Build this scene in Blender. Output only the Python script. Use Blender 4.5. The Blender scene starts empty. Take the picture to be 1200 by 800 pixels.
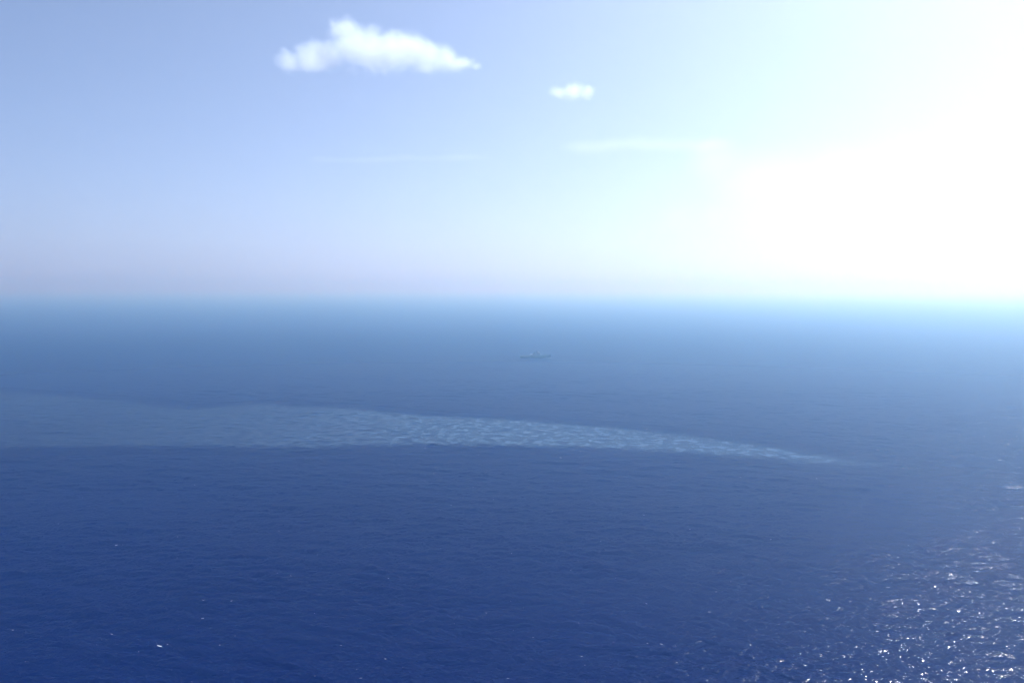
import bpy, bmesh, math, random
import numpy as np
from mathutils import Vector, Matrix

# ------------------------------------------------------------------ camera, sky, sun, exposure
scene = bpy.context.scene
CAM_H = 200.0
PITCH = math.radians(3.95)          # looking slightly down on the sea
ROLL = math.radians(0.15)
LENS = 28.3                        # 36 mm sensor
cam_data = bpy.data.cameras.new("camera")
cam_data.lens = LENS
cam_data.sensor_width = 36.0
cam_data.clip_start = 0.5
cam_data.clip_end = 200000.0
cam = bpy.data.objects.new("camera", cam_data)
cam.rotation_mode = 'QUATERNION'
CAM_ROT = (Matrix.Rotation(math.pi / 2 - PITCH, 3, 'X') @ Matrix.Rotation(ROLL, 3, 'Z'))
cam.rotation_quaternion = CAM_ROT.to_quaternion()
cam.location = (0, 0, CAM_H)
scene.collection.objects.link(cam)
scene.camera = cam

SUN_AZ = math.radians(46)          # to the right of the view axis (+Y)
SUN_EL = math.radians(48)
world = bpy.data.worlds.new("World")
scene.world = world
world.use_nodes = True
wn = world.node_tree
for n in list(wn.nodes):
    wn.nodes.remove(n)
sky = wn.nodes.new("ShaderNodeTexSky")
sky.sky_type = 'NISHITA'
sky.sun_disc = False
sky.sun_elevation = SUN_EL
sky.sun_rotation = SUN_AZ
sky.altitude = 200.0
sky.air_density = 0.55
sky.dust_density = 1.0
sky.ozone_density = 2.0
bg = wn.nodes.new("ShaderNodeBackground")
bg.inputs["Strength"].default_value = 0.088
wo = wn.nodes.new("ShaderNodeOutputWorld")
wn.links.new(sky.outputs[0], bg.inputs["Color"])
wn.links.new(bg.outputs[0], wo.inputs["Surface"])

sun_data = bpy.data.lights.new("sun", 'SUN')
sun_data.energy = 4.9
sun_data.angle = math.radians(0.53)
sun_data.color = (1.0, 0.96, 0.90)
sun = bpy.data.objects.new("sun", sun_data)
SUN_DIR = Vector((math.sin(SUN_AZ) * math.cos(SUN_EL), math.cos(SUN_AZ) * math.cos(SUN_EL), math.sin(SUN_EL)))
sun.rotation_mode = 'QUATERNION'
sun.rotation_quaternion = SUN_DIR.to_track_quat('Z', 'Y')
sun.location = (300, 300, 600)
scene.collection.objects.link(sun)

vs = scene.view_settings
vs.view_transform = 'Standard'
vs.look = 'None'
vs.exposure = 0.68
vs.gamma = 1.0
vs.use_curve_mapping = False
vs.use_white_balance = True          # the photograph's cool white balance
vs.white_balance_temperature = 5500
vs.white_balance_tint = 8
cy = scene.cycles
cy.use_denoising = True
cy.denoising_prefilter = 'ACCURATE'
cy.use_adaptive_sampling = False
cy.max_bounces = 12
cy.diffuse_bounces = 2
cy.glossy_bounces = 2
cy.volume_bounces = 8
cy.transparent_max_bounces = 12
cy.volume_step_rate = 1.0
cy.volume_max_steps = 256
cy.caustics_reflective = False
cy.caustics_refractive = False
cy.sample_clamp_indirect = 4.0

rng = np.random.default_rng(7)
random.seed(7)

# ------------------------------------------------------------------ helpers
F_PX = LENS / 36.0 * 1200.0


def ray(px, py):
    """world direction that a point of the 1200x800 photograph looks along (used once, to survey real positions)"""
    return (CAM_ROT @ Vector(((px - 600) / F_PX, -(py - 400) / F_PX, -1.0))).normalized()


def on_sea(px, py):
    d = ray(px, py)
    t = -CAM_H / d.z
    return Vector((d.x * t, d.y * t, 0.0))


def at_dist(px, py, dist):
    d = ray(px, py)
    t = dist / math.hypot(d.x, d.y)
    return Vector((0, 0, CAM_H)) + d * t


def tag(o, label=None, cat=None, group=None, kind=None):
    if label: o["label"] = label
    if cat: o["category"] = cat
    if group: o["group"] = group
    if kind: o["kind"] = kind
    return o


def link(name, me, mats=(), parent=None):
    o = bpy.data.objects.new(name, me)
    scene.collection.objects.link(o)
    for m in (mats if isinstance(mats, (list, tuple)) else [mats]):
        me.materials.append(m)
    if parent:
        o.parent = parent
    return o


def mesh_np(name, co, quads, smooth=True, tris=None):
    me = bpy.data.meshes.new(name)
    me.vertices.add(len(co))
    me.vertices.foreach_set("co", np.ascontiguousarray(co, dtype=np.float32).ravel())
    k = quads.shape[1]
    me.loops.add(quads.size)
    me.loops.foreach_set("vertex_index", np.ascontiguousarray(quads, dtype=np.int32).ravel())
    me.polygons.add(len(quads))
    me.polygons.foreach_set("loop_start", np.arange(0, quads.size, k, dtype=np.int32))
    me.polygons.foreach_set("use_smooth", np.full(len(quads), smooth))
    me.update(calc_edges=True)
    me.validate()
    return me


class G:
    """tiny node-graph helper"""
    def __init__(self, mat):
        mat.use_nodes = True
        self.t = mat.node_tree
        for n in list(self.t.nodes):
            self.t.nodes.remove(n)
        self.out = self.t.nodes.new("ShaderNodeOutputMaterial")

    def n(self, kind, **kw):
        n = self.t.nodes.new(kind)
        for k, v in kw.items():
            setattr(n, k, v)
        return n

    def l(self, a, b):
        self.t.links.new(a, b)

    def math(self, op, a, b=None, c=None, clamp=False):
        n = self.n("ShaderNodeMath", operation=op, use_clamp=clamp)
        for i, v in enumerate((a, b, c)):
            if v is None:
                continue
            if isinstance(v, (int, float)):
                n.inputs[i].default_value = v
            else:
                self.l(v, n.inputs[i])
        return n.outputs[0]

    def vmath(self, op, a, b=None):
        n = self.n("ShaderNodeVectorMath", operation=op)
        for i, v in enumerate((a, b)):
            if v is None:
                continue
            if isinstance(v, (tuple, list, Vector)):
                n.inputs[i].default_value = v
            else:
                self.l(v, n.inputs[i])
        return n

    def noise(self, vec, scale, detail=3.0, rough=0.5, dist=0.0):
        n = self.n("ShaderNodeTexNoise")
        n.inputs["Scale"].default_value = scale
        n.inputs["Detail"].default_value = detail
        n.inputs["Roughness"].default_value = rough
        n.inputs["Distortion"].default_value = dist
        if vec is not None:
            self.l(vec, n.inputs["Vector"])
        return n.outputs[0]

    def ramp(self, val, a, b, lo=0.0, hi=1.0):
        n = self.n("ShaderNodeMapRange", interpolation_type='SMOOTHSTEP')
        n.inputs["From Min"].default_value = a
        n.inputs["From Max"].default_value = b
        n.inputs["To Min"].default_value = lo
        n.inputs["To Max"].default_value = hi
        self.l(val, n.inputs["Value"])
        return n.outputs["Result"]


def paint(name, col, rough=0.5, metal=0.0, var=0.25, scale=0.6):
    m = bpy.data.materials.new(name)
    g = G(m)
    tc = g.n("ShaderNodeTexCoord")
    nz = g.noise(tc.outputs["Object"], scale, 5, 0.6)
    f = g.ramp(nz, 0.25, 0.75, 1 - var, 1 + var * 0.4)
    mul = g.vmath('SCALE', col)
    mul.inputs[0].default_value = col
    g.l(f, mul.inputs["Scale"])
    b = g.n("ShaderNodeBsdfPrincipled")
    g.l(mul.outputs[0], b.inputs["Base Color"])
    b.inputs["Roughness"].default_value = rough
    b.inputs["Metallic"].default_value = metal
    g.l(b.outputs[0], g.out.inputs["Surface"])
    return m


# ------------------------------------------------------------------ sea
def wave_tile(L, N, lam_peak, lam_min, wind_deg, slope, spread, seed):
    """periodic random sea L x L metres: returns a height grid whose rms slope is `slope`"""
    r = np.random.default_rng(seed)
    k1 = np.fft.fftfreq(N, d=L / N) * 2 * np.pi
    kx, ky = np.meshgrid(k1, k1, indexing='xy')
    k = np.hypot(kx, ky)
    k[0, 0] = 1e9
    kp = 2 * np.pi / lam_peak
    w = math.radians(wind_deg)
    cosd = np.abs((kx * math.cos(w) + ky * math.sin(w)) / k)
    P = np.exp(-0.75 * (kp / k) ** 2) / k ** 4 * (0.02 + cosd ** spread)
    P *= np.exp(-(k * lam_min / (2 * np.pi)) ** 2)
    P[0, 0] = 0
    spec = np.sqrt(P) * (r.normal(size=(N, N)) + 1j * r.normal(size=(N, N)))
    h = np.real(np.fft.ifft2(spec))
    gx = np.real(np.fft.ifft2(spec * 1j * kx))
    gy = np.real(np.fft.ifft2(spec * 1j * ky))
    s = slope / np.sqrt((gx ** 2 + gy ** 2).mean())
    return (h * s).astype(np.float32)


TILES = [  # (L, grid)
    (611.0, wave_tile(611.0, 512, 26.0, 6.0, 78, 0.085, 6, 1)),
    (283.0, wave_tile(283.0, 512, 8.0, 1.8, 96, 0.17, 3, 2)),
    (167.0, wave_tile(167.0, 512, 3.6, 1.0, 62, 0.12, 2, 3)),
]


def bil(T, L, x, y):
    N = T.shape[0]
    u = x / L * N
    v = y / L * N
    i = np.floor(u).astype(np.int64)
    j = np.floor(v).astype(np.int64)
    fu = (u - i).astype(np.float32)
    fv = (v - j).astype(np.float32)
    i0, j0, i1, j1 = i % N, j % N, (i + 1) % N, (j + 1) % N
    return (T[j0, i0] * (1 - fu) * (1 - fv) + T[j0, i1] * fu * (1 - fv)
            + T[j1, i0] * (1 - fu) * fv + T[j1, i1] * fu * fv)


def sea_height(x, y):
    r = np.hypot(x, y)
    out = np.zeros_like(x, dtype=np.float32)
    # patches of livelier and calmer water
    patch = 0.86 + 0.22 * bil(TILES[0][1] / TILES[0][1].std(), TILES[0][0] * 7.3, x + 0.4 * y, 0.8 * y - 0.2 * x).clip(-1.6, 1.6)
    for (L, T), far in zip(TILES, (4500.0, 2100.0, 1300.0)):
        fade = np.clip(1.4 - 1.4 * r / far, 0, 1)
        out += bil(T, L, x, y).astype(np.float32) * (fade * patch).astype(np.float32)
    return out


SEA_R = 60000.0
rr = [0.01, 40.0, 120.0]
while rr[-1] < 1700.0:
    rr.append(rr[-1] * (1.012 if rr[-1] < 330 else 1.0030))
g_ = 1.0030
while rr[-1] < SEA_R:
    g_ = min(1 + (g_ - 1) * 1.025, 1.06)
    rr.append(rr[-1] * g_)
rr[-1] = SEA_R
rr = np.array(rr)
fine = np.radians(np.linspace(-46, 46, 1001))
coarse = np.radians(np.linspace(46, 314, 91))[1:-1]
aa = np.concatenate([fine, coarse])
R_, A_ = np.meshgrid(rr, aa, indexing='ij')
X_ = R_ * np.sin(A_)
Y_ = R_ * np.cos(A_)
Z_ = sea_height(X_, Y_)
nr, na = R_.shape
co = np.stack([X_, Y_, Z_], -1).reshape(-1, 3)
ii, jj = np.meshgrid(np.arange(nr - 1), np.arange(na), indexing='ij')
j2 = (jj + 1) % na
sea_quads = np.stack([ii * na + jj, ii * na + j2, (ii + 1) * na + j2, (ii + 1) * na + jj], -1).reshape(-1, 4)
sea_quads = sea_quads[:, ::-1]
sea_co = co


def water_material(name, body, rough, gloss, slick=False):
    m = bpy.data.materials.new(name)
    g = G(m)
    geo = g.n("ShaderNodeNewGeometry")
    pos = geo.outputs["Position"]
    # stretched along the crests
    mp = g.n("ShaderNodeMapping")
    mp.inputs["Rotation"].default_value = (0, 0, math.radians(-8))
    mp.inputs["Scale"].default_value = (0.55, 1.0, 1.0)
    g.l(pos, mp.inputs["Vector"])
    v = mp.outputs[0]
    n1 = g.noise(v, 0.72, 1.0, 0.45, 0.3)
    n2 = g.noise(v, 1.7, 2, 0.5, 0.2)
    n0 = g.noise(v, 0.12, 1.0, 0.5, 0.3)
    hgt = g.math('ADD', g.math('MULTIPLY', n1, 1.0), g.math('MULTIPLY', n2, 0.02))
    hgt = g.math('ADD', hgt, g.math('MULTIPLY', n0, 0.7))
    bp = g.n("ShaderNodeBump")
    bp.inputs["Strength"].default_value = 1.0
    bp.inputs["Distance"].default_value = 0.62 if not slick else 0.6
    g.l(hgt, bp.inputs["Height"])
    b = g.n("ShaderNodeBsdfPrincipled")
    # large soft patches of slightly different water
    big = g.noise(pos, 0.0016, 3, 0.5)
    mix = g.n("ShaderNodeMix", data_type='RGBA')
    c = body
    mix.inputs[6].default_value = (c[0] * 0.85, c[1] * 0.85, c[2] * 0.92, 1)
    mix.inputs[7].default_value = (c[0] * 1.15, c[1] * 1.18, c[2] * 1.08, 1)
    g.l(g.ramp(big, 0.3, 0.7), mix.inputs[0])
    g.l(mix.outputs[2], b.inputs["Base Color"])
    # waves too small for the mesh far out count as roughness
    rd = g.vmath('LENGTH', pos).outputs["Value"]
    g.l(g.ramp(rd, 900.0, 3000.0, rough, max(rough, 0.4)), b.inputs["Roughness"])
    b.inputs["IOR"].default_value = 1.333
    g.l(bp.outputs[0], b.inputs["Normal"])
    # light coming back up out of the water itself, beside the mirror-like share
    up = g.n("ShaderNodeBsdfDiffuse")
    g.l(mix.outputs[2], up.inputs["Color"])
    g.l(bp.outputs[0], up.inputs["Normal"])
    ws = g.n("ShaderNodeMixShader")
    ws.inputs[0].default_value = gloss
    g.l(up.outputs[0], ws.inputs[1])
    g.l(b.outputs[0], ws.inputs[2])
    if not slick:
        g.l(ws.outputs[0], g.out.inputs["Surface"])
    else:
        at = g.n("ShaderNodeAttribute", attribute_name="cover")
        e = g.noise(pos, 0.07, 6, 0.7)
        f = g.noise(v, 0.5, 5, 0.7)
        k = g.math('ADD', g.math('MINIMUM', at.outputs["Fac"], 0.62), g.math('MULTIPLY', g.math('SUBTRACT', e, 0.5), 4.0))
        k = g.math('ADD', k, g.math('MULTIPLY', g.math('SUBTRACT', f, 0.5), 0.8))
        th = g.n("ShaderNodeAttribute", attribute_name="thick")
        a = g.math('MULTIPLY', g.ramp(k, -0.1, 1.1, 0.0, 0.95), th.outputs["Fac"])
        tr = g.n("ShaderNodeBsdfTransparent")
        ms = g.n("ShaderNodeMixShader")
        g.l(a, ms.inputs[0])
        g.l(tr.outputs[0], ms.inputs[1])
        g.l(ws.outputs[0], ms.inputs[2])
        g.l(ms.outputs[0], g.out.inputs["Surface"])
    return m


mat_sea = water_material("sea_water", (0.0002, 0.0062, 0.056), 0.07, 0.25)
mat_slick = water_material("slick_water", (0.066, 0.102, 0.178), 0.2, 0.22, True)
sea_me = mesh_np("sea", sea_co, sea_quads)
sea = link("sea", sea_me, mat_sea)
tag(sea, "deep blue open sea with small waves reaching the hazy horizon", kind="structure")

# ------------------------------------------------------------------ pale slick lying across the water
far_edge = [(-160, 449), (0, 458), (100, 465), (170, 471), (205, 478), (240, 477), (300, 473), (400, 477), (500, 486),
            (600, 491), (700, 498), (800, 508), (880, 518), (950, 530), (1010, 540), (1075, 548)]
near_edge = [(1000, 546), (950, 543), (900, 539), (800, 531), (700, 526), (600, 523), (480, 522), (350, 526), (200, 523), (0, 526), (-160, 530)]
outline = np.array([on_sea(*p)[:2] for p in far_edge + near_edge])
px_, py_ = co[:, 0], co[:, 1]
lo, hi = outline.min(0), outline.max(0)
cand = np.where((px_ > lo[0] - 50) & (px_ < hi[0] + 50) & (py_ > lo[1] - 50) & (py_ < hi[1] + 50))[0]
cx, cyy = px_[cand], py_[cand]
inside = np.zeros(len(cand), bool)
dist = np.full(len(cand), 1e9)
for a, b in zip(outline, np.roll(outline, -1, 0)):
    cond = ((a[1] > cyy) != (b[1] > cyy))
    with np.errstate(divide='ignore', invalid='ignore'):
        xs = (b[0] - a[0]) * (cyy - a[1]) / (b[1] - a[1]) + a[0]
    inside ^= cond & (cx < xs)
    d = b - a
    t = np.clip(((cx - a[0]) * d[0] + (cyy - a[1]) * d[1]) / (d @ d), 0, 1)
    dist = np.minimum(dist, np.hypot(cx - a[0] - t * d[0], cyy - a[1] - t * d[1]))
cover = np.full(len(co), -9.0, np.float32)
cover[cand] = np.where(inside, 1, -1) * dist / 34.0
thick = (0.34 + 0.66 * np.clip((co[:, 0] + 640.0) / 560.0, 0, 1)).astype(np.float32)   # thinner towards its far end on the left
keep = (cover[sea_quads] > -1.3).any(1)
sq = sea_quads[keep]
used, inv = np.unique(sq, return_inverse=True)
sl_co = co[used].copy()
sl_co[:, 2] += 0.03
sl_me = mesh_np("slick", sl_co, inv.reshape(-1, 4))
att = sl_me.attributes.new("cover", 'FLOAT', 'POINT')
att.data.foreach_set("value", cover[used])
att = sl_me.attributes.new("thick", 'FLOAT', 'POINT')
att.data.foreach_set("value", thick[used])
slick = link("slick", sl_me, mat_slick)
tag(slick, "long pale streak of ruffled milky water tapering to a point at right", "slick")

# ------------------------------------------------------------------ whitecaps: scattered flecks of foam
mat_foam = paint("foam", (0.40, 0.43, 0.47), 0.8, var=0.15, scale=2.0)
bm = bmesh.new()
n_caps = 0
while n_caps < 260:
    a = math.radians(random.uniform(-40, 40))
    r = math.exp(random.uniform(math.log(390), math.log(1900)))
    x, y = r * math.sin(a), r * math.cos(a)
    n_caps += 1
    w = random.uniform(0.2, 0.75) * (1 + random.random() ** 5 * 1.8)
    d = w * random.uniform(0.25, 0.5)
    rot = math.radians(random.gauss(-6, 16))
    k = random.randint(7, 10)
    pts = []
    for i in range(k):
        t = 2 * math.pi * i / k
        q = random.uniform(0.6, 1.15)
        lx, ly = math.cos(t) * w * q, math.sin(t) * d * q
        pts.append((x + lx * math.cos(rot) - ly * math.sin(rot), y + lx * math.sin(rot) + ly * math.cos(rot)))
    P = np.array(pts + [(x, y)])
    z = sea_height(P[:, 0], P[:, 1])
    vv = [bm.verts.new((P[i, 0], P[i, 1], float(z[i]) + 0.04)) for i in range(k)]
    c0 = bm.verts.new((x, y, float(z[k]) + 0.16))
    for i in range(k):
        bm.faces.new((vv[i], vv[(i + 1) % k], c0))
me = bpy.data.meshes.new("whitecaps")
bm.to_mesh(me)
bm.free()
caps = link("whitecaps", me, mat_foam)
tag(caps, "small white flecks of foam scattered over the waves", "foam", kind="stuff")

# ------------------------------------------------------------------ ship
hull_grey = paint("hull_grey", (0.13, 0.16, 0.20), 0.55)
house_grey = paint("superstructure_grey", (0.16, 0.19, 0.24), 0.55)
deck_grey = paint("deck_grey", (0.07, 0.075, 0.08), 0.8)
dark = paint("dark_glass", (0.015, 0.02, 0.025), 0.15)
boot = paint("boot_black", (0.02, 0.02, 0.022), 0.6)
raft_white = paint("raft_white", (0.6, 0.6, 0.58), 0.5)
foam2 = mat_foam

S0 = on_sea(627.0, 419.0)
ship = bpy.data.objects.new("patrol_ship", None)
scene.collection.objects.link(ship)
SHIP_L = 84.0
ship.location = (S0.x, S0.y, 0)
ship.rotation_euler = (0, 0, math.radians(-6))
tag(ship, "grey patrol ship with raised bow and stepped superstructure, faint in the haze", "ship")


def hull_mesh():
    # stations along x: stern -0.5 .. bow 0.5
    st = [(-0.50, 6.2, 5.2, 4.9, -0.6), (-0.42, 6.5, 5.7, 4.9, -2.0), (-0.2, 6.7, 6.1, 5.0, -3.2), (0.05, 6.7, 6.0, 5.2, -3.4),
          (0.20, 6.4, 4.9, 5.9, -3.4), (0.33, 5.2, 3.2, 6.9, -3.2), (0.43, 3.2, 1.3, 7.8, -2.8), (0.485, 1.2, 0.25, 8.4, -0.5), (0.515, 0.12, 0.05, 8.7, 4.5)]
    bm = bmesh.new()
    rings = []
    for (u, bd, bw, zd, zk) in st:
        x = u * SHIP_L
        prof = [(0.0, zk), (bw * 0.75, zk * 0.75 + 0.0), (bw, 0.5 if zk < 0.5 else zk + .4), (bd * 0.97, zd * 0.6 if zk < 0.5 else zd - .8), (bd, zd)]
        ring = [bm.verts.new((x, y, z)) for y, z in prof] + [bm.verts.new((x, -y, z)) for y, z in reversed(prof[1:])]
        rings.append(ring)
    n = len(rings[0])
    for a, b in zip(rings, rings[1:]):
        for i in range(n):
            j = (i + 1) % n
            bm.faces.new((a[i], a[j], b[j], b[i]))
    bm.faces.new(rings[0][::-1])
    bm.faces.new(rings[-1])
    bmesh.ops.recalc_face_normals(bm, faces=bm.faces)
    return bm


def put(name, bm, mat, parent):
    me = bpy.data.meshes.new(name)
    bm.to_mesh(me)
    bm.free()
    return link(name, me, mat, parent)


def block(bm, x0, x1, y, z0, z1, rake_f=0.0, rake_a=0.0, inset=0.0):
    """a deckhouse block, symmetric about the keel, with raked ends and leaning sides"""
    v = [bm.verts.new(p) for p in [(x0, -y, z0), (x1, -y, z0), (x1, y, z0), (x0, y, z0),
                                   (x0 + rake_a, -y + inset, z1), (x1 - rake_f, -y + inset, z1), (x1 - rake_f, y - inset, z1), (x0 + rake_a, y - inset, z1)]]
    for f in ((3, 2, 1, 0), (4, 5, 6, 7), (0, 1, 5, 4), (1, 2, 6, 5), (2, 3, 7, 6), (3, 0, 4, 7)):
        bm.faces.new([v[i] for i in f])


def rod(bm, a, b, r0, r1, n=8):
    a, b = Vector(a), Vector(b)
    q = (b - a).normalized().to_track_quat('Z', 'Y')
    A = [bm.verts.new(a + q @ Vector((math.cos(t) * r0, math.sin(t) * r0, 0))) for t in [2 * math.pi * i / n for i in range(n)]]
    B = [bm.verts.new(b + q @ Vector((math.cos(t) * r1, math.sin(t) * r1, 0))) for t in [2 * math.pi * i / n for i in range(n)]]
    for i in range(n):
        bm.faces.new((A[i], A[(i + 1) % n], B[(i + 1) % n], B[i]))
    bm.faces.new(A[::-1])
    bm.faces.new(B)


def build(name, mat, parent, fn):
    bm = bmesh.new()
    fn(bm)
    return put(name, bm, mat, parent)


hull = put("hull", hull_mesh(), hull_grey, ship)
for sgn in (-1, 1):
    # bulwark rising to the bow, anchor, waterline stripe
    def bul(bm, s=sgn):
        pts = [(0.20, 6.4, 5.9), (0.33, 5.2, 6.9), (0.43, 3.2, 7.8), (0.485, 1.2, 8.4), (0.515, 0.14, 8.7)]
        lo_ = [bm.verts.new((u * SHIP_L, s * y, z)) for u, y, z in pts]
        hi_ = [bm.verts.new((u * SHIP_L + .1, s * y * 1.01, z + 1.1)) for u, y, z in pts]
        lo2 = [bm.verts.new((u * SHIP_L, s * max(y - .12, .02), z)) for u, y, z in pts]
        hi2 = [bm.verts.new((u * SHIP_L + .1, s * max(y - .12, .02), z + 1.1)) for u, y, z in pts]
        for i in range(4):
            bm.faces.new((lo_[i], lo_[i + 1], hi_[i + 1], hi_[i]))
            bm.faces.new((lo2[i + 1], lo2[i], hi2[i], hi2[i + 1]))
            bm.faces.new((hi_[i], hi_[i + 1], hi2[i + 1], hi2[i]))
    build("bulwark", hull_grey, hull, bul)
    build("anchor", boot, hull, lambda bm, s=sgn: rod(bm, (36, s * 3.3, 3.6), (36, s * 3.25, 5.6), .8, .14, 5))
build("flight_deck", deck_grey, ship, lambda bm: block(bm, -41.5, -16, 6.1, 4.96, 5.06))
dh = build("deckhouse", house_grey, ship, lambda bm: block(bm, -15.5, 17.5, 5.4, 5.0, 8.3, 1.0, 0.3, 0.4))
build("upper_deckhouse", house_grey, ship, lambda bm: block(bm, -6, 14.5, 4.7, 8.303, 11.2, 1.0, 0.6, 0.35))
for s in (-1, 1):
    for i in range(9):
        build("porthole", dark, dh, lambda bm, s=s, i=i: rod(bm, (-11 + i * 3.1, s * 5.0, 6.8), (-11 + i * 3.1, s * 5.22, 6.8), .28, .28, 10))
    build("door", boot, dh, lambda bm, s=s: rod(bm, (-13.5, s * 5.22, 5.2), (-13.5, s * 5.16, 7.1), .35, .35, 4))
br = build("bridge", house_grey, ship, lambda bm: block(bm, 3.5, 13.2, 5.6, 11.203, 14.0, -0.35, 0.4, 0.1))
build("bridge_roof", house_grey, br, lambda bm: block(bm, 4.2, 13.0, 5.0, 14.003, 14.5, 0.5, 0.2, 0.3))
for i in range(7):
    y0 = -4.8 + i * 1.6
    build("window", dark, br, lambda bm, y0=y0: [bm.faces.new([bm.verts.new(p) for p in q]) for q in (
        [(13.38, y0 - .65, 12.5), (13.38, y0 + .65, 12.5), (13.52, y0 + .65, 13.6), (13.52, y0 - .65, 13.6)],)])
for s in (-1, 1):
    for i in range(4):
        build("window", dark, br, lambda bm, s=s, i=i: [bm.faces.new([bm.verts.new(p) for p in q]) for q in (
            [(6 + i * 1.8, s * 5.62, 12.5), (7.4 + i * 1.8, s * 5.62, 12.5), (7.4 + i * 1.8, s * 5.585, 13.6), (6 + i * 1.8, s * 5.585, 13.6)],)])


mast = build("mast", house_grey, ship, lambda bm: block(bm, 2.6, 7.6, 2.0, 14.2, 21.8, 1.7, 1.9, 1.45))
build("mast_pole", house_grey, mast, lambda bm: rod(bm, (5.2, 0, 21.7), (5.2, 0, 26.5), .16, .06))
build("yard", house_grey, mast, lambda bm: rod(bm, (5.2, -3.4, 20.6), (5.2, 3.4, 20.6), .12, .12))
build("radar_post", house_grey, mast, lambda bm: rod(bm, (7.0, 0, 17.0), (8.0, 0, 18.3), .25, .2))
build("radar", house_grey, mast, lambda bm: block(bm, 7.7, 8.3, 2.0, 18.303, 18.8))


def dome(bm, c, r):
    bmesh.ops.create_uvsphere(bm, u_segments=12, v_segments=8, radius=r, matrix=Matrix.Translation(c))


build("radome", raft_white, ship, lambda bm: dome(bm, (9.5, 0, 15.5), 1.1))
fu = build("funnel", hull_grey, ship, lambda bm: block(bm, -5.2, -0.4, 2.3, 11.203, 15.2, .3, 1.2, .5))
build("funnel_cap", boot, fu, lambda bm: block(bm, -3.8, -0.9, 1.6, 15.203, 15.9, .1, .4, .2))
gun = build("gun_turret", hull_grey, ship, lambda bm: block(bm, 23.6, 26.6, 1.4, 7.003, 9.2, 1.1, .4, .4))
build("gun_base", hull_grey, gun, lambda bm: rod(bm, (25, 0, 6.0), (25, 0, 7.0), 1.9, 1.9, 14))
build("barrel", boot, gun, lambda bm: rod(bm, (26, 0, 8.3), (30.2, 0, 8.9), .17, .12))
for s in (-1, 1):
    build("life_boat", raft_white, ship, lambda bm, s=s: bmesh.ops.create_uvsphere(
        bm, u_segments=14, v_segments=8, radius=1.0, matrix=Matrix.Translation((-10.4, s * 4.4, 9.3)) @ Matrix.Diagonal((3.2, 1.05, .95, 1))))
    for x in (-12.5, -8.3):
        build("davit", house_grey, ship, lambda bm, s=s, x=x: rod(bm, (x, s * 3.2, 8.2), (x, s * 3.9, 11.3), .15, .12))
    for i in range(9):
        build("stanchion", house_grey, ship, lambda bm, s=s, i=i: rod(bm, (-41 + i * 3.0, s * 6.0, 5.0), (-41 + i * 3.0, s * 6.0, 6.1), .05, .05, 5))
build("ensign_staff", house_grey, ship, lambda bm: rod(bm, (-41.4, 0, 4.9), (-42.6, 0, 9.5), .08, .05, 6))

# foam thrown up at the bow and trailing astern
def bow_wave(bm):
    r = random.Random(5)
    for s in (-1, 1):
        prev = None
        for i in range(16):
            u = i / 15
            x = SHIP_L * .53 - u * 26
            y = s * (0.3 + u * 8.5)
            h = (2.0 * (1 - u) ** 1.2 + .12) * r.uniform(.7, 1.2)
            w = .7 + u * 1.5
            cur = [bm.verts.new((x, y - s * w, .0)), bm.verts.new((x + .2, y, h)), bm.verts.new((x, y + s * w, 0.0))]
            if prev:
                for k in range(2):
                    bm.faces.new((prev[k], prev[k + 1], cur[k + 1], cur[k]))
            prev = cur


bw = bpy.data.objects.new("bow_wave", None)
me_b = bmesh.new()
bow_wave(me_b)
mm = bpy.data.meshes.new("bow_wave")
me_b.to_mesh(mm)
me_b.free()
mm.materials.append(mat_foam)
bw = bpy.data.objects.new("bow_wave", mm)
scene.collection.objects.link(bw)
bw.location = (S0.x, S0.y, 0.05)
bw.rotation_euler = ship.rotation_euler
tag(bw, "white foam thrown up at the grey ship's bow", "bow wave")

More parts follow.
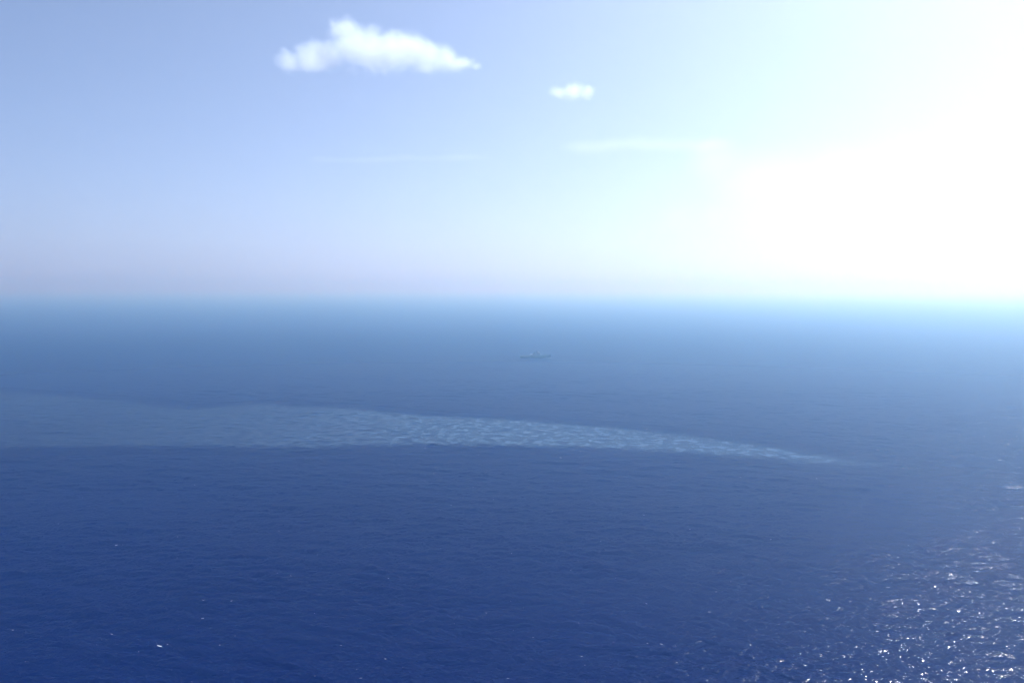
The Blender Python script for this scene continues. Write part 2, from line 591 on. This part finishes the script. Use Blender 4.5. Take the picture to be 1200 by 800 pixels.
# ------------------------------------------------------------------ clouds
def cloud(name, label, lumps, density, aniso, noise_scale, erode, squash=0.62, group=None, step=0.35, soft=0.5, base=None, detail=5.0):
    """lumps: list of (centre, radius) in metres; a lumpy closed shell with a density that thins towards its ragged edge"""
    c = sum((Vector(p) for p, r in lumps), Vector()) / len(lumps)
    bm = bmesh.new()
    bmesh.ops.create_icosphere(bm, subdivisions=1, radius=1.0)
    bm.free()
    # outer shell: remeshed union of the lumps
    bm = bmesh.new()
    for p, r in lumps:
        bmesh.ops.create_icosphere(bm, subdivisions=3, radius=1.0,
                                   matrix=Matrix.Translation(Vector(p) - c) @ Matrix.Diagonal((r * 1.12, r * 1.12, r * squash * 1.12, 1)))
    me = bpy.data.meshes.new(name)
    bm.to_mesh(me)
    bm.free()
    o = bpy.data.objects.new(name, me)
    scene.collection.objects.link(o)
    o.location = c
    md = o.modifiers.new("skin", 'REMESH')
    md.mode = 'VOXEL'
    md.voxel_size = min(r for p, r in lumps) * 0.16
    dg = bpy.context.evaluated_depsgraph_get()
    me2 = bpy.data.meshes.new_from_object(o.evaluated_get(dg))
    o.modifiers.clear()
    o.data = me2
    me2.name = name
    m = bpy.data.materials.new(name + "_vapour")
    g = G(m)
    tc = g.n("ShaderNodeTexCoord")
    pos = tc.outputs["Object"]
    wn_ = g.n("ShaderNodeTexNoise")
    wn_.inputs["Scale"].default_value = noise_scale * 0.5
    wn_.inputs["Detail"].default_value = 2
    g.l(pos, wn_.inputs["Vector"])
    field = None
    for p, r in lumps:
        q = Vector(p) - c
        d = g.vmath('SUBTRACT', pos, tuple(q))
        d = g.vmath('MULTIPLY', d.outputs[0], (1 / r, 1 / r, 1 / (r * squash)))
        ln = g.vmath('LENGTH', d.outputs[0]).outputs["Value"]
        val = g.math('SUBTRACT', 1.0, ln)
        field = val if field is None else g.math('SMOOTH_MAX', field, val, 0.12)
    nz = g.noise(pos, noise_scale, detail, 0.66, 0.5)
    k = g.math('ADD', field, g.math('MULTIPLY', g.math('SUBTRACT', nz, 0.56), erode))
    dens = g.ramp(k, 0.0, soft, 0.0, density)
    if base is not None:
        sp = g.n("ShaderNodeSeparateXYZ")
        g.l(pos, sp.inputs[0])
        dens = g.math('MULTIPLY', dens, g.ramp(sp.outputs[2], base[0] - c.z, base[1] - c.z))
    dens = g.math('MULTIPLY', dens, g.ramp(field, -0.1, 0.22))
    pv = g.n("ShaderNodeVolumePrincipled")
    pv.inputs["Color"].default_value = (1, 1, 1, 1)
    pv.inputs["Anisotropy"].default_value = aniso
    g.l(dens, pv.inputs["Density"])
    g.l(pv.outputs[0], g.out.inputs["Volume"])
    m.cycles.volume_step_rate = step
    me2.materials.clear()
    me2.materials.append(m)
    tag(o, label, "cloud", group)
    return o


def lumps_at(rows, dist, depth=0.0, seed=1):
    """rows: (photo x, photo y, photo radius) surveyed at a horizontal distance; gives real lumps in metres"""
    r = random.Random(seed)
    out = []
    for x, y, rad in rows:
        p = at_dist(x, y, dist)
        p += Vector((0, r.uniform(-1, 1) * depth, 0))
        out.append((p, rad / F_PX * (p - Vector((0, 0, CAM_H))).length))
    return out


big = lumps_at([(336, 68, 24), (360, 66, 29), (385, 68, 31), (404, 39, 26), (414, 52, 37), (433, 57, 45), (455, 58, 42), (478, 62, 38),
                (500, 66, 32), (520, 70, 26), (536, 75, 19), (547, 77, 14), (557, 79, 9)], 14000, 200, 2)
cloud("cumulus_cloud", "larger white cumulus cloud with a raised crown, above the small one", big, 0.0140, 0.4, 0.0034, 1.7, 0.70, soft=1.9, detail=7.0)
small = lumps_at([(655, 109, 15), (672, 107, 20), (687, 109, 15)], 15000, 80, 3)
cloud("cumulus_cloud", "small white puff of cloud right of the larger cumulus", small, 0.0140, 0.4, 0.0055, 1.6, 0.66, soft=1.9, detail=7.0)
tail = lumps_at([(684 + 15 * i, 171 - .05 * i * (10 - i), 34) for i in range(11)], 15500, 250, 6)
cloud("cloud_streak", "pale flat wisp at the left end of the white cloud bank", tail, 0.00045, 0.4, 0.0014, 1.4, 0.3, step=0.25, soft=1.0)
bank = lumps_at([(835, 192, 46)]
                + [(880 + 48 * i, 222 - 2.6 * i, 70) for i in range(12)]
                + [(790 + 50 * i, 258, 30 + min(i, 3) * 9) for i in range(13)], 19000, 500, 4)
cloud("cloud_bank", "broad white bank of cloud low in the bright sky at right", bank, 0.00032, 0.4, 0.0009, 0.7, 0.8, step=0.25, soft=0.9)
streak = lumps_at([(380 + 15 * i, 187 - .15 * i, 30) for i in range(13)], 15000, 100, 5)
cloud("cloud_streak", "faint thin streak of cloud below the larger cumulus", streak, 0.0004, 0.4, 0.0016, 1.6, 0.15, step=0.2, soft=1.0)

# second even haze layer, added above the haze box to pale the lower sky
VB = 62000.0
bm = bmesh.new()
block(bm, -VB, VB, VB, 290.0, 790.0)
mv = bpy.data.materials.new("veil_vapour")
g = G(mv)
pv = g.n("ShaderNodeVolumePrincipled")
pv.inputs["Color"].default_value = (1.0, 0.94, 0.90, 1)
pv.inputs["Absorption Color"].default_value = (1, 1, 1, 1)
pv.inputs["Density"].default_value = 2.3e-4
pv.inputs["Anisotropy"].default_value = 0.66
g.l(pv.outputs[0], g.out.inputs["Volume"])
veil = put("haze_veil", bm, mv, None)
tag(veil, "thin upper layer of pale haze, added to whiten the lower sky", kind="stuff")

# ------------------------------------------------------------------ haze over the water
HB = 61000.0
bm = bmesh.new()
block(bm, -HB, HB, HB, -3.0, 275.0)
mh = bpy.data.materials.new("haze_air")
g = G(mh)
pv = g.n("ShaderNodeVolumePrincipled")
pv.inputs["Color"].default_value = (0.43, 0.73, 1.0, 1)      # short waves scatter more: blue when thin, white when deep
pv.inputs["Absorption Color"].default_value = (1, 1, 1, 1)
pv.inputs["Density"].default_value = 3.1e-4
pv.inputs["Anisotropy"].default_value = 0.76
g.l(pv.outputs[0], g.out.inputs["Volume"])
hz = put("haze", bm, mh, None)
tag(hz, "pale sea haze thickening towards the horizon", kind="stuff")
